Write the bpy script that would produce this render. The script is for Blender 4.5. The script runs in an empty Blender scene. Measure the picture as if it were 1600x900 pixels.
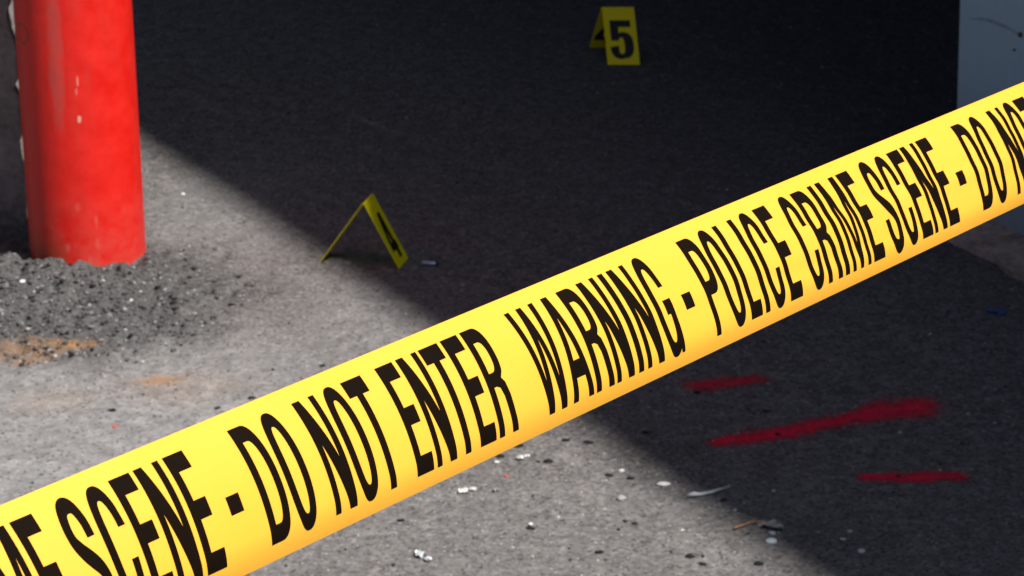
import bpy, bmesh, math, random
import numpy as np
from mathutils import Vector, Matrix
from mathutils.geometry import tessellate_polygon

S = bpy.context.scene
C = S.collection
random.seed(7)
R_ = math.radians

# ---------------------------------------------------------------- camera
F = 5300.0                       # focal length in photo pixels (photo 1600 wide)
CAM_H = 1.6
dn = Vector((262, -14600, -F)).normalized()          # world "down" in camera axes
up_c = -dn
fw_c = Vector((0, 0, -1)); fw_c = (fw_c - up_c * fw_c.dot(up_c)).normalized()   # world +Y
rt_c = fw_c.cross(up_c)                              # world +X
M3 = Matrix((rt_c, fw_c, up_c))                      # camera axes -> world
cam = bpy.data.objects.new('camera', bpy.data.cameras.new('camera'))
C.objects.link(cam)
cam.matrix_world = Matrix.Translation((0, 0, CAM_H)) @ M3.to_4x4()
cam.data.sensor_width = 36.0
cam.data.lens = F * 36.0 / 1600.0
cam.data.clip_start = 0.05
cam.data.clip_end = 1000
cam.data.dof.use_dof = True
cam.data.dof.focus_distance = 1.62
cam.data.dof.aperture_fstop = 58
S.camera = cam

# ---------------------------------------------------------------- world, sun, exposure
SUN_EL = R_(56)
SUN_H = Vector((0.78, -0.626, 0)).normalized()
SUN_D = Vector((SUN_H.x * math.cos(SUN_EL), SUN_H.y * math.cos(SUN_EL), math.sin(SUN_EL)))
W = bpy.data.worlds.new('World'); S.world = W
W.use_nodes = True
nt = W.node_tree; nt.nodes.clear()
sky = nt.nodes.new('ShaderNodeTexSky'); sky.sky_type = 'NISHITA'; sky.sun_disc = False
sky.sun_elevation = SUN_EL
sky.dust_density = 1.6
sky.air_density = 0.48
sky.sun_rotation = math.atan2(SUN_H.x, SUN_H.y)
bg = nt.nodes.new('ShaderNodeBackground'); bg.inputs['Strength'].default_value = 0.056
wo = nt.nodes.new('ShaderNodeOutputWorld')
nt.links.new(sky.outputs[0], bg.inputs[0]); nt.links.new(bg.outputs[0], wo.inputs[0])
sl = bpy.data.lights.new('sun', 'SUN'); sl.energy = 5.0; sl.angle = R_(1.25); sl.color = (1, 0.965, 0.92)
so = bpy.data.objects.new('sun', sl); C.objects.link(so)
so.rotation_euler = SUN_D.to_track_quat('Z', 'Y').to_euler(); so.location = SUN_D * 20
S.view_settings.view_transform = 'Standard'
S.view_settings.look = 'None'
S.view_settings.gamma = 1
S.view_settings.exposure = 0.34

# ---------------------------------------------------------------- helpers
def ray(px, py):
    return (M3 @ Vector((px - 800, 450 - py, -F)).normalized())

def at(px, py, z=0.0):
    """point of the level ground seen at photo pixel px, py"""
    r = ray(px, py)
    t = (z - CAM_H) / r.z
    return Vector((r.x * t, r.y * t, z))

def hash2(ix, iy, seed):
    h = (ix.astype(np.int64) * 374761393 + iy.astype(np.int64) * 668265263 + seed * 1442695041) & 0xffffffff
    h = ((h ^ (h >> 13)) * 1274126177) & 0xffffffff
    h = h ^ (h >> 16)
    return (h & 0xffffff) / float(0xffffff)

def vnoise(x, y, scale, seed):
    x = np.asarray(x, float) / scale; y = np.asarray(y, float) / scale
    ix = np.floor(x); iy = np.floor(y)
    fx = x - ix; fy = y - iy
    fx = fx * fx * (3 - 2 * fx); fy = fy * fy * (3 - 2 * fy)
    a = hash2(ix, iy, seed); b = hash2(ix + 1, iy, seed)
    c = hash2(ix, iy + 1, seed); d = hash2(ix + 1, iy + 1, seed)
    return (a * (1 - fx) + b * fx) * (1 - fy) + (c * (1 - fx) + d * fx) * fy - 0.5

BOL = at(139, 410)                     # foot of the bollard
BR = 89.0 / F * ((BOL - Vector((0, 0, CAM_H))).length) * 1.0
cx, cy = BOL.x, BOL.y

def sstep(a, b, x):
    t = np.clip((x - a) / (b - a), 0, 1)
    return t * t * (3 - 2 * t)

def crumb_mask(x, y):
    dx = (x - (cx + 0.0)) / 0.25; dy = (y - (cy - 0.155)) / 0.25
    r = np.sqrt(dx * dx + dy * dy) + 0.35 * vnoise(x, y, 0.07, 5) + 0.2 * vnoise(x, y, 0.025, 6)
    return 1 - sstep(0.6, 1.22, r)

def height(x, y):
    x = np.asarray(x, float); y = np.asarray(y, float)
    cm = crumb_mask(x, y)
    z = 0.0010 * vnoise(x, y, 0.007, 1) + 0.0022 * vnoise(x, y, 0.016, 2) + 0.0035 * vnoise(x, y, 0.06, 3)
    z = z + 0.010 * vnoise(x, y, 0.5, 4)
    # heap of broken asphalt in front of and left of the bollard
    dx = (x - (cx - 0.035)) / 0.13; dy = (y - (cy - 0.095)) / 0.13
    z = z + 0.034 * np.exp(-(dx * dx + dy * dy) * 0.9) * (0.85 + 0.5 * vnoise(x, y, 0.03, 9))
    z = z + cm * (0.017 * vnoise(x, y, 0.022, 7) + 0.011 * vnoise(x, y, 0.011, 8) + 0.009 * vnoise(x, y, 0.05, 10))
    return z

def hz(x, y):
    return float(height(np.array([x]), np.array([y]))[0])

def tag(o, label=None, cat=None, group=None, kind=None):
    if label: o['label'] = label
    if cat: o['category'] = cat
    if group: o['group'] = group
    if kind: o['kind'] = kind
    return o

def empty(name, loc, rz=0):
    o = bpy.data.objects.new(name, None); C.objects.link(o)
    o.location = loc; o.rotation_euler = (0, 0, rz); o.empty_display_size = 0.05
    return o

def mesh_obj(name, verts, faces, mat, parent=None, smooth=False):
    me = bpy.data.meshes.new(name)
    me.from_pydata([tuple(v) for v in verts], [], faces)
    me.update()
    if smooth:
        me.polygons.foreach_set('use_smooth', [True] * len(me.polygons))
    o = bpy.data.objects.new(name, me); C.objects.link(o)
    if mat: me.materials.append(mat)
    if parent: o.parent = parent
    return o

def bm_obj(name, bm, mat, parent=None, smooth=False):
    me = bpy.data.meshes.new(name)
    bm.normal_update(); bm.to_mesh(me); bm.free()
    if smooth:
        me.polygons.foreach_set('use_smooth', [True] * len(me.polygons))
    o = bpy.data.objects.new(name, me); C.objects.link(o)
    if mat: me.materials.append(mat)
    if parent: o.parent = parent
    return o

class NT:
    def __init__(s, name):
        s.m = bpy.data.materials.new(name); s.m.use_nodes = True
        s.t = s.m.node_tree; s.b = s.t.nodes['Principled BSDF']
        s.out = s.t.nodes['Material Output']
        s.co = s.t.nodes.new('ShaderNodeTexCoord')
    def n(s, k, **kw):
        x = s.t.nodes.new(k)
        for a, v in kw.items(): setattr(x, a, v)
        return x
    def l(s, a, b): s.t.links.new(a, b)
    def noise(s, scale, detail=4, rough=0.55, vec=None):
        x = s.n('ShaderNodeTexNoise'); x.inputs['Scale'].default_value = scale
        x.inputs['Detail'].default_value = detail; x.inputs['Roughness'].default_value = rough
        s.l(vec or s.co.outputs['Object'], x.inputs['Vector']); return x.outputs['Fac']
    def vor(s, scale, feature='F1', out='Distance', vec=None):
        x = s.n('ShaderNodeTexVoronoi'); x.feature = feature; x.inputs['Scale'].default_value = scale
        s.l(vec or s.co.outputs['Object'], x.inputs['Vector']); return x.outputs[out]
    def ramp(s, fac, stops):
        x = s.n('ShaderNodeValToRGB'); e = x.color_ramp.elements
        while len(e) < len(stops): e.new(0.5)
        for i, (p, c) in enumerate(stops):
            e[i].position = p; e[i].color = (c, c, c, 1) if isinstance(c, (int, float)) else (*c, 1)
        s.l(fac, x.inputs[0]); return x.outputs[0]
    def math(s, op, a, b=None, clamp=False):
        x = s.n('ShaderNodeMath', operation=op, use_clamp=clamp)
        for i, v in enumerate((a, b)):
            if v is None: continue
            if isinstance(v, (int, float)): x.inputs[i].default_value = v
            else: s.l(v, x.inputs[i])
        return x.outputs[0]
    def mix(s, fac, a, b, mode='MIX'):
        x = s.n('ShaderNodeMix', data_type='RGBA', blend_type=mode)
        for i, v in ((0, fac), (6, a), (7, b)):
            if isinstance(v, (int, float)): x.inputs[i].default_value = v
            elif isinstance(v, tuple): x.inputs[i].default_value = (*v, 1)
            else: s.l(v, x.inputs[i])
        return x.outputs[2]
    def attr(s, name):
        x = s.n('ShaderNodeAttribute', attribute_name=name); return x.outputs['Fac']
    def bump(s, h, strength, dist):
        x = s.n('ShaderNodeBump'); x.inputs['Strength'].default_value = strength
        x.inputs['Distance'].default_value = dist
        s.l(h, x.inputs['Height']); s.l(x.outputs[0], s.b.inputs['Normal']); return x
    def base(s, c):
        if isinstance(c, tuple): s.b.inputs['Base Color'].default_value = (*c, 1)
        else: s.l(c, s.b.inputs['Base Color'])
    def rough(s, r, spec=None):
        if isinstance(r, (int, float)): s.b.inputs['Roughness'].default_value = r
        else: s.l(r, s.b.inputs['Roughness'])
        if spec is not None: s.b.inputs['Specular IOR Level'].default_value = spec

def simple(name, col, rough=0.6, var=0.25, scale=120, spec=0.4, metal=0.0, bump=0.0):
    m = NT(name)
    f = m.noise(scale, 5)
    c2 = tuple(v * (1 - var) for v in col); c1 = tuple(min(1, v * (1 + var)) for v in col)
    m.base(m.mix(m.ramp(f, [(0.3, 0.0), (0.7, 1.0)]), c2, c1))
    m.rough(rough, spec); m.b.inputs['Metallic'].default_value = metal
    if bump: m.bump(m.noise(scale * 2, 3), bump, 0.002)
    return m.m

# ---------------------------------------------------------------- materials
def ground_mat():
    m = NT('asphalt')
    big = m.noise(1.6, 4); mid = m.noise(16, 5, 0.6); fine = m.noise(170, 5, 0.72)
    grit = m.noise(420, 3, 0.8)
    dk = m.attr('garage_shade'); cm = m.attr('crumb'); du = m.attr('dust'); ru = m.attr('rust')
    g = m.math('ADD', m.math('MULTIPLY', fine, 0.55), m.math('MULTIPLY', grit, 0.45))
    g = m.math('ADD', m.math('MULTIPLY', g, 0.72), m.math('MULTIPLY', m.noise(75, 4, 0.65), 0.28))
    g = m.ramp(g, [(0.39, 0.0), (0.5, 0.5), (0.61, 1.0)])
    base = m.mix(g, (0.085, 0.077, 0.074), (0.33, 0.303, 0.292))
    base = m.mix(m.ramp(mid, [(0.35, 0.0), (0.65, 1.0)]), m.mix(0.22, base, (0.05, 0.045, 0.043)), base)
    base = m.mix(m.ramp(big, [(0.3, 0.0), (0.7, 0.35)]), base, (0.22, 0.205, 0.197))
    base = m.mix(m.ramp(m.noise(38, 5, 0.7), [(0.42, 0.42), (0.58, 0.0)]), base, (0.062, 0.057, 0.055))
    base = m.mix(m.math('MULTIPLY', m.attr('grime'), m.ramp(m.noise(22, 5, 0.65), [(0.36, 0.85), (0.6, 0.25)])), base, m.mix(g, (0.045, 0.042, 0.041), (0.16, 0.15, 0.145)))
    spk = m.ramp(m.noise(150, 3, 0.8), [(0.40, 0.6), (0.50, 0.0)])
    base = m.mix(spk, base, (0.050, 0.046, 0.044))
    spl = m.ramp(m.noise(135, 3, 0.8), [(0.55, 0.0), (0.66, 0.45)])
    base = m.mix(spl, base, (0.42, 0.39, 0.375))
    dusty = m.mix(g, (0.20, 0.196, 0.194), (0.40, 0.39, 0.385))
    dusty = m.mix(m.ramp(m.noise(30, 5, 0.7), [(0.38, 0.55), (0.6, 0.0)]), dusty, (0.14, 0.135, 0.132))
    dusty = m.mix(m.math('MULTIPLY', spk, 0.4), dusty, (0.12, 0.115, 0.113))
    base = m.mix(du, base, dusty)
    cr = m.mix(g, (0.018, 0.018, 0.018), (0.15, 0.147, 0.145))
    base = m.mix(m.math('MULTIPLY', cm, 0.92), base, cr)
    rm = m.math('MULTIPLY', ru, m.ramp(fine, [(0.3, 0.35), (0.6, 1.0)]))
    base = m.mix(rm, base, m.mix(mid, (0.40, 0.20, 0.045), (0.34, 0.18, 0.09)))
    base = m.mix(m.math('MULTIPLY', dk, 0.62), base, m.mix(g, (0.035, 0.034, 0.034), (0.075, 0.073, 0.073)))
    # pale and dark single aggregate stones
    sp = m.vor(230); rnd = m.vor(230, out='Color')
    r1 = m.n('ShaderNodeSeparateColor'); m.l(rnd, r1.inputs[0])
    pale = m.math('MULTIPLY', m.math('LESS_THAN', sp, 0.36), m.math('GREATER_THAN', r1.outputs[0], 0.955))
    base = m.mix(m.math('MULTIPLY', pale, 0.7), base, (0.50, 0.49, 0.47))
    dark = m.math('MULTIPLY', m.math('LESS_THAN', sp, 0.5), m.math('LESS_THAN', r1.outputs[1], 0.10))
    base = m.mix(m.math('MULTIPLY', dark, 0.7), base, (0.03, 0.028, 0.028))
    m.base(base)
    m.rough(m.ramp(fine, [(0.3, 0.72), (0.7, 0.95)]), 0.25)
    h = m.math('ADD', m.math('MULTIPLY', fine, 0.7), m.math('MULTIPLY', grit, 0.4))
    m.bump(h, 0.8, 0.004)
    return m.m
M_GROUND = ground_mat()

def blob(m, az, zz, a0, z0, ra, rz, noise, soft=0.35):
    """gaussian-ish paint defect on the pipe at azimuth a0 and height z0"""
    x = m.math('DIVIDE', m.math('SUBTRACT', az, a0), ra)
    y = m.math('DIVIDE', m.math('SUBTRACT', zz, z0), rz)
    r = m.math('ADD', m.math('MULTIPLY', x, x), m.math('MULTIPLY', y, y))
    r = m.math('ADD', r, m.math('MULTIPLY', m.math('SUBTRACT', noise, 0.5), 2.2))
    return m.ramp(r, [(max(0.0, 0.6 - soft), 1.0), (min(1.0, 0.6 + soft), 0.0)])

def bollard_mat():
    m = NT('red_paint')
    sx = m.n('ShaderNodeSeparateXYZ'); m.l(m.co.outputs['Object'], sx.inputs[0])
    az = m.math('ARCTAN2', sx.outputs[0], m.math('MULTIPLY', sx.outputs[1], -1.0))   # 0 faces the camera, + to the right
    z = sx.outputs[2]
    n1 = m.noise(35, 5, 0.6); n2 = m.noise(160, 4, 0.7)
    st = m.n('ShaderNodeMapping'); st.inputs['Scale'].default_value = (1, 1, 0.12)
    m.l(m.co.outputs['Object'], st.inputs[0]); streak = m.noise(60, 4, 0.6, st.outputs[0])
    c = m.mix(m.ramp(n1, [(0.35, 0.0), (0.7, 1.0)]), (0.70, 0.011, 0.006), (0.80, 0.019, 0.010))
    c = m.mix(m.ramp(streak, [(0.5, 0.0), (0.75, 0.38)]), c, (0.50, 0.05, 0.035))
    def put(c, mask, amt, col): return m.mix(m.math('MULTIPLY', mask, amt), c, col)
    c = put(c, blob(m, az, z, -0.22, 0.33, 0.16, 0.14, n1), 0.33, (0.42, 0.13, 0.11))   # grey rubbed streak
    c = put(c, blob(m, az, z, 0.13, 0.292, 0.020, 0.009, n2, .2), 0.6, (0.75, 0.42, 0.33))
    c = put(c, blob(m, az, z, 0.12, 0.237, 0.038, 0.0065, n2, .2), 0.75, (0.70, 0.50, 0.36))
    c = put(c, blob(m, az, z, 0.10, 0.277, 0.018, 0.006, n2, .2), 0.5, (0.75, 0.35, 0.28))
    for a0, z0, ra, rz in ((0.0, 0.11, .06, .008), (0.30, 0.055, .05, .010), (-.22, 0.05, .06, .008), (.30, .088, .04, .012), (.15, .03, .04, .01)):
        c = put(c, blob(m, az, z, a0, z0, ra, rz, m.math('ADD', m.math('MULTIPLY', n2, 0.5), m.math('MULTIPLY', m.noise(90, 3), 0.5)), .5), 0.24, (0.66, 0.22, 0.18))
    # dark ring-shaped scrape near the top of the view
    x = m.math('DIVIDE', m.math('SUBTRACT', az, -0.93), 0.20)
    y = m.math('DIVIDE', m.math('SUBTRACT', z, 0.352), 0.016)
    r = m.math('SQRT', m.math('ADD', m.math('MULTIPLY', x, x), m.math('MULTIPLY', y, y)))
    r = m.math('ADD', r, m.math('MULTIPLY', m.math('SUBTRACT', n2, 0.5), 0.9))
    c = put(c, m.ramp(r, [(0.66, 0.0), (0.8, 1.0), (0.92, 1.0), (1.0, 0.0)]), 0.7, (0.10, 0.05, 0.02))
    # grime splashed up from the asphalt
    gr = m.math('MULTIPLY', m.ramp(z, [(0.03, 1.0), (0.13, 0.0)]), m.ramp(n1, [(0.35, 0.0), (0.65, 0.8)]))
    c = m.mix(m.math('MULTIPLY', gr, 0.45), c, (0.42, 0.13, 0.10))
    rb = m.math('MULTIPLY', m.ramp(z, [(0.02, 1.0), (0.075, 0.0)]), m.math('MULTIPLY', m.math('LESS_THAN', az, -0.25), m.ramp(n1, [(0.3, 0.4), (0.6, 1.0)])))
    c = m.mix(m.math('MULTIPLY', rb, 0.7), c, (0.20, 0.06, 0.008))
    ch = m.ramp(n2, [(0.70, 0.0), (0.74, 1.0)])
    c = m.mix(m.math('MULTIPLY', ch, 0.4), c, (0.55, 0.22, 0.18))
    m.base(c)
    m.rough(m.ramp(n1, [(0.3, 0.38), (0.7, 0.6)]), 0.4)
    m.bump(m.math('ADD', n1, m.math('MULTIPLY', n2, 0.4)), 0.25, 0.002)
    return m.m

def tape_mat():
    m = NT('yellow_plastic')
    n1 = m.noise(14, 4)
    m.base(m.mix(m.ramp(n1, [(0.3, 0.0), (0.7, 1.0)]), (0.93, 0.455, 0.032), (0.94, 0.47, 0.044)))
    m.rough(0.55, 0.6)
    st = m.n('ShaderNodeMapping'); st.inputs['Scale'].default_value = (1, 1, 1)
    m.l(m.co.outputs['Object'], st.inputs[0])
    m.bump(m.noise(30, 2, 0.4), 0.12, 0.002)
    return m.m
M_TAPE = tape_mat()
M_INK = simple('black_ink', (0.007, 0.004, 0.002), 0.6, 0.1, 20, 0.05)
M_MARK = simple('yellow_marker_plastic', (0.96, 0.82, 0.002), 0.4, 0.03, 15, 0.2)
M_MARKINK = simple('marker_ink', (0.012, 0.012, 0.012), 0.5, 0.1, 30, 0.3)
M_RED = bollard_mat()

def concrete_mat(name, c0, c1, scale=1.0):
    m = NT(name)
    a = m.noise(9 * scale, 5, 0.65); b = m.noise(90 * scale, 5, 0.7)
    f = m.math('ADD', m.math('MULTIPLY', a, 0.6), m.math('MULTIPLY', b, 0.4))
    m.base(m.mix(m.ramp(f, [(0.35, 0.0), (0.65, 1.0)]), c0, c1))
    m.rough(0.9, 0.25); m.bump(b, 0.9, 0.006)
    return m.m
M_CONC = concrete_mat('old_concrete', (0.12, 0.11, 0.105), (0.32, 0.30, 0.285))
M_FOOT = concrete_mat('stained_concrete', (0.12, 0.085, 0.06), (0.55, 0.46, 0.38))
M_CONCW = concrete_mat('rough_wall_concrete', (0.16, 0.145, 0.135), (0.42, 0.39, 0.37))

def panel_mat():
    m = NT('painted_metal_panel')
    st = m.n('ShaderNodeMapping'); st.inputs['Scale'].default_value = (1, 1, 0.35)
    m.l(m.co.outputs['Object'], st.inputs[0])
    a = m.noise(3.2, 5, 0.6, st.outputs[0]); b = m.noise(60, 4, 0.6)
    c = m.mix(m.ramp(a, [(0.3, 0.0), (0.7, 1.0)]), (0.34, 0.54, 0.63), (0.41, 0.61, 0.69))
    c = m.mix(m.ramp(b, [(0.45, 0.0), (0.75, 0.25)]), c, (0.30, 0.33, 0.34))
    sx = m.n('ShaderNodeSeparateXYZ'); m.l(m.co.outputs['Object'], sx.inputs[0])
    gr = m.math('MULTIPLY', m.ramp(sx.outputs[2], [(0.02, 1.0), (0.24, 0.0)]), m.ramp(a, [(0.3, 0.5), (0.6, 1.0)]))
    c = m.mix(m.math('MULTIPLY', gr, 0.75), c, (0.17, 0.16, 0.14))     # darker and browner towards the foot, uneven
    m.base(c); m.rough(0.45, 0.4); m.bump(a, 0.15, 0.01)
    return m.m
M_PANEL = panel_mat()
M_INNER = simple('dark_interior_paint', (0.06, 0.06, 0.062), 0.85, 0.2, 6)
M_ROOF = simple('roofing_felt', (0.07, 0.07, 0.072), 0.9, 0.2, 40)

def spray_mat():
    m = NT('red_spray_paint')
    n1 = m.noise(330, 4, 0.8); n2 = m.noise(60, 4, 0.7)
    f = m.math('ADD', m.math('MULTIPLY', n1, 0.65), m.math('MULTIPLY', n2, 0.35))
    a = m.math('ADD', m.attr('spray'), m.math('MULTIPLY', m.math('SUBTRACT', f, 0.5), 3.2))
    a = m.ramp(a, [(0.10, 0.0), (1.25, 0.95)])
    a = m.math('MULTIPLY', a, m.ramp(m.attr('spray'), [(0.02, 0.0), (0.2, 1.0)]))
    m.base(m.mix(n2, (0.95, 0.014, 0.05), (0.97, 0.03, 0.08)))
    m.rough(0.8, 0.2)
    m.l(a, m.b.inputs['Alpha'])
    m.bump(n1, 0.6, 0.003)
    return m.m
M_SPRAY = spray_mat()

M_WHITE = simple('white_stone', (0.72, 0.71, 0.68), 0.6, 0.15, 90, bump=0.3)
M_BLUEW = simple('bluish_stone', (0.52, 0.56, 0.60), 0.55, 0.15, 90, bump=0.3)
M_GREYST = simple('grey_stone', (0.38, 0.36, 0.34), 0.75, 0.3, 150, bump=0.5)
M_TAR = simple('black_tar_crumb', (0.012, 0.011, 0.011), 0.7, 0.3, 200, bump=0.5)
M_TWIG = simple('dry_twig', (0.42, 0.20, 0.07), 0.7, 0.3, 250, bump=0.4)
M_LEAF = simple('shrivelled_leaf', (0.50, 0.46, 0.42), 0.75, 0.3, 180, bump=0.5)
M_STICK = simple('bleached_stick', (0.55, 0.57, 0.58), 0.6, 0.2, 200)
M_CASE = simple('nickel_case', (0.62, 0.68, 0.78), 0.3, 0.1, 60, metal=0.8)
M_BLUE = simple('blue_plastic', (0.03, 0.09, 0.28), 0.5, 0.2, 80)
M_FOIL = simple('silver_foil', (0.70, 0.72, 0.72), 0.35, 0.2, 150, metal=0.5)
M_REDB = simple('red_chip', (0.60, 0.08, 0.06), 0.6, 0.2, 100)

# ---------------------------------------------------------------- ground sheet
GX = np.arange(-1.05, 1.0501, 0.004); GY = np.arange(3.10, 6.6001, 0.005)
def coarse(lo, hi, step):
    o = []; p = lo; s = step
    out = []
    while p > -400 and lo <= hi:
        s *= 1.6; p -= s; out.append(p)
    p = hi; s = step; out2 = []
    while p < 400:
        s *= 1.6; p += s; out2.append(p)
    return out[::-1], out2
a_, b_ = coarse(GX[0], GX[-1], 0.02); xs = np.concatenate([a_, GX, b_])
a_, b_ = coarse(GY[0], GY[-1], 0.02); ys = np.concatenate([a_, GY, b_])
XX, YY = np.meshgrid(xs, ys)
ZZ = height(XX, YY)
nx, ny = len(xs), len(ys)
me = bpy.data.meshes.new('ground')
me.vertices.add(nx * ny)
co = np.stack([XX, YY, ZZ], -1).reshape(-1).astype(np.float32)
me.vertices.foreach_set('co', co)
idx = np.arange(nx * ny).reshape(ny, nx)
q = np.stack([idx[:-1, :-1], idx[:-1, 1:], idx[1:, 1:], idx[1:, :-1]], -1).reshape(-1)
nq = len(q) // 4
me.loops.add(len(q)); me.loops.foreach_set('vertex_index', q.astype(np.int32))
me.polygons.add(nq)
me.polygons.foreach_set('loop_start', np.arange(0, nq * 4, 4, dtype=np.int32))
me.polygons.foreach_set('use_smooth', np.ones(nq, dtype=bool))
me.update(); me.validate()
def fattr(me, name, arr):
    a = me.attributes.new(name, 'FLOAT', 'POINT'); a.data.foreach_set('value', arr.reshape(-1).astype(np.float32))
fattr(me, 'crumb', crumb_mask(XX, YY))
def ell(px, py, rx, ry, soft=0.5, seed=20, wob=0.5, sc=0.05):
    """stain on the ground centred where photo pixel px,py falls; rx, ry in metres"""
    p = at(px, py)
    r = np.sqrt(((XX - p.x) / rx) ** 2 + ((YY - p.y) / ry) ** 2)
    r = r + wob * vnoise(XX, YY, sc, seed) + wob * .6 * vnoise(XX, YY, sc * .35, seed + 1)
    return 1 - sstep(1 - soft, 1 + soft, r)
dust = np.maximum.reduce([1.0 * ell(130, 700, .34, .36, .5, 21), 0.75 * ell(330, 600, .17, .16, .5, 23),
                          0.45 * ell(560, 560, .16, .3, .6, 25), 0.35 * ell(330, 340, .12, .25, .6, 27),
                          0.25 * ell(760, 830, .35, .2, .6, 29)])
rust = np.maximum.reduce([0.8 * ell(112, 537, .034, .022, .5, 31, .7, .02), 0.5 * ell(45, 548, .045, .035, .6, 33),
                          0.75 * ell(250, 590, .030, .018, .7, 35, .6, .02), 0.16 * ell(285, 602, .07, .05, .8, 37),
                          0.16 * ell(90, 620, .05, .05, .6, 39)])
grime = np.maximum.reduce([1.0 * ell(290, 450, .11, .17, .7, 41, .9, .08), 0.85 * ell(400, 478, .12, .12, .7, 43, 1.0, .08), 0.95 * ell(1045, 722, .05, .09, .6, 55, 1.2, .03), 0.9 * ell(1130, 745, .05, .04, .6, 56, 1.2, .02), 0.95 * ell(1300, 828, .06, .06, .6, 57, 1.2, .025),
                           0.8 * ell(560, 530, .12, .10, .8, 45, .8, .08), 0.6 * ell(255, 290, .07, .22, .7, 47, .8, .06),
                           0.6 * ell(420, 380, .06, .14, .7, 49, .8, .06), 0.5 * ell(1000, 800, .14, .20, .8, 51, .9, .07),
                           0.35 * ell(700, 830, .2, .12, .8, 53, .9, .07)])
fattr(me, 'grime', grime)
q1, q2 = at(528, 172), at(626, 210)                  # faint chalky scrape on the dark asphalt
qd = (q2 - q1); ql = qd.length; qd.normalize()
tt = (XX - q1.x) * qd.x + (YY - q1.y) * qd.y; dd_ = np.abs((XX - q1.x) * qd.y - (YY - q1.y) * qd.x)
scr = (1 - sstep(.002, .006, dd_)) * sstep(-.01, .01, tt) * (1 - sstep(ql - .01, ql + .01, tt)) * np.clip(.6 + 1.4 * vnoise(XX, YY, .02, 90), 0, 1)
dust = np.maximum(dust, scr)
fattr(me, 'dust', dust); fattr(me, 'rust', rust)
# building's shade painted into the asphalt colour, deeper towards and inside the doorway
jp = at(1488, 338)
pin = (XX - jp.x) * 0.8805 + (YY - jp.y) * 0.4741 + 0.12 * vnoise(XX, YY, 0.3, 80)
fattr(me, 'garage_shade', 0.25 * sstep(-0.75, -0.45, pin) + 0.45 * sstep(-0.4, -0.05, pin) + 0.3 * sstep(-0.05, 0.35, pin))
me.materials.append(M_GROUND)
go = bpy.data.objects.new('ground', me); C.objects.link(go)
tag(go, kind='structure')

# ---------------------------------------------------------------- building on the right, its shade lies across the asphalt
pa, pb = at(300, 279), at(1150, 834)
tdir = (pa - pb).normalized()                        # along the facade, away from the camera
ndir = Vector((tdir.y, -tdir.x, 0))                  # into the building
if ndir.x < 0: ndir = -ndir
jamb = at(1488, 338)
off = (jamb - pa).dot(ndir)
WALL_H = off / (SUN_H.dot(ndir) / math.tan(SUN_EL))
print('wall height', WALL_H, 'offset', off, 'tdir', tdir, 'bollard r', BR, 'foot', BOL)
bld = empty('garage_building', jamb, math.atan2(tdir.y, tdir.x))
tag(bld, 'garage with pale blue-grey metal wall beside its dark open doorway', 'building')
# local axes of bld: +x along the facade away from camera, inward = local y sign
inw = -1.0                                           # ndir is to the right of tdir
def lbox(name, x0, x1, d0, d1, z0, z1, mat, parent=bld, bev=0.0):
    y0, y1 = sorted((inw * d0, inw * d1))
    bm = bmesh.new(); bmesh.ops.create_cube(bm, size=1)
    for v in bm.verts:
        v.co = Vector((x0 + (v.co.x + .5) * (x1 - x0), y0 + (v.co.y + .5) * (y1 - y0), z0 + (v.co.z + .5) * (z1 - z0)))
    if bev: bmesh.ops.bevel(bm, geom=bm.edges[:], offset=bev, segments=2, affect='EDGES')
    return bm_obj(name, bm, mat, parent)
OPEN = 4.6
DEP = 6.5
LIN = WALL_H - 0.55
wp = lbox('wall_panel', -7.0, 0.0, 0.0, 0.16, 0.012, WALL_H, M_PANEL, bev=0.004)
lbox('lintel', 0.002, OPEN, 0.004, 0.16, LIN, WALL_H, M_PANEL)
lbox('wall_panel', OPEN + .002, OPEN + 3.0, 0.0, 0.16, 0.012, WALL_H, M_PANEL)
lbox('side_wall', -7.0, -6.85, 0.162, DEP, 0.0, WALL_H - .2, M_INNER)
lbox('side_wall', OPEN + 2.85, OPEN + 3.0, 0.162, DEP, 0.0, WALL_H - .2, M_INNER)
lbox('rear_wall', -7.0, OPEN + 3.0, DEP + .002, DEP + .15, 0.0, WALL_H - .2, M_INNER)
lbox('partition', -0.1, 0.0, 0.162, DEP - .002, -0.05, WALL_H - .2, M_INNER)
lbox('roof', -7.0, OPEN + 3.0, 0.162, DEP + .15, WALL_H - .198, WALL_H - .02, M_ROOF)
# footing: a worn concrete strip at the foot of the wall, surface uneven
def footing():
    bm = bmesh.new(); n = 240; prof = [(-0.085, -0.03), (-0.078, 0.010), (-0.02, 0.020), (0.002, 0.022), (0.10, 0.022)]
    rows = []
    for i in range(n + 1):
        x = -7.0 + 7.04 * i / n
        x = 0.04 - (0.04 + 7.0) * (1 - i / n) ** 1.8
        r = []
        for k, (d, z) in enumerate(prof):
            jd = (0.020 * (float(vnoise(np.array([x]), np.array([k * 3.3]), 0.05, 50)[0])) if k < 3 else 0)
            jz = 0.012 * float(vnoise(np.array([x]), np.array([k * 7.7]), 0.035, 51)[0]) if k in (1, 2) else 0
            r.append(bm.verts.new((x, inw * (d + jd), z + jz)))
        rows.append(r)
    for i in range(n):
        for k in range(len(prof) - 1):
            bm.faces.new((rows[i][k], rows[i][k + 1], rows[i + 1][k + 1], rows[i + 1][k]))
    bm.faces.new(rows[0]); bm.faces.new(rows[-1][::-1])
    bmesh.ops.recalc_face_normals(bm, faces=bm.faces[:])
    return bm_obj('footing', bm, M_FOOT, bld)
footing()
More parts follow.
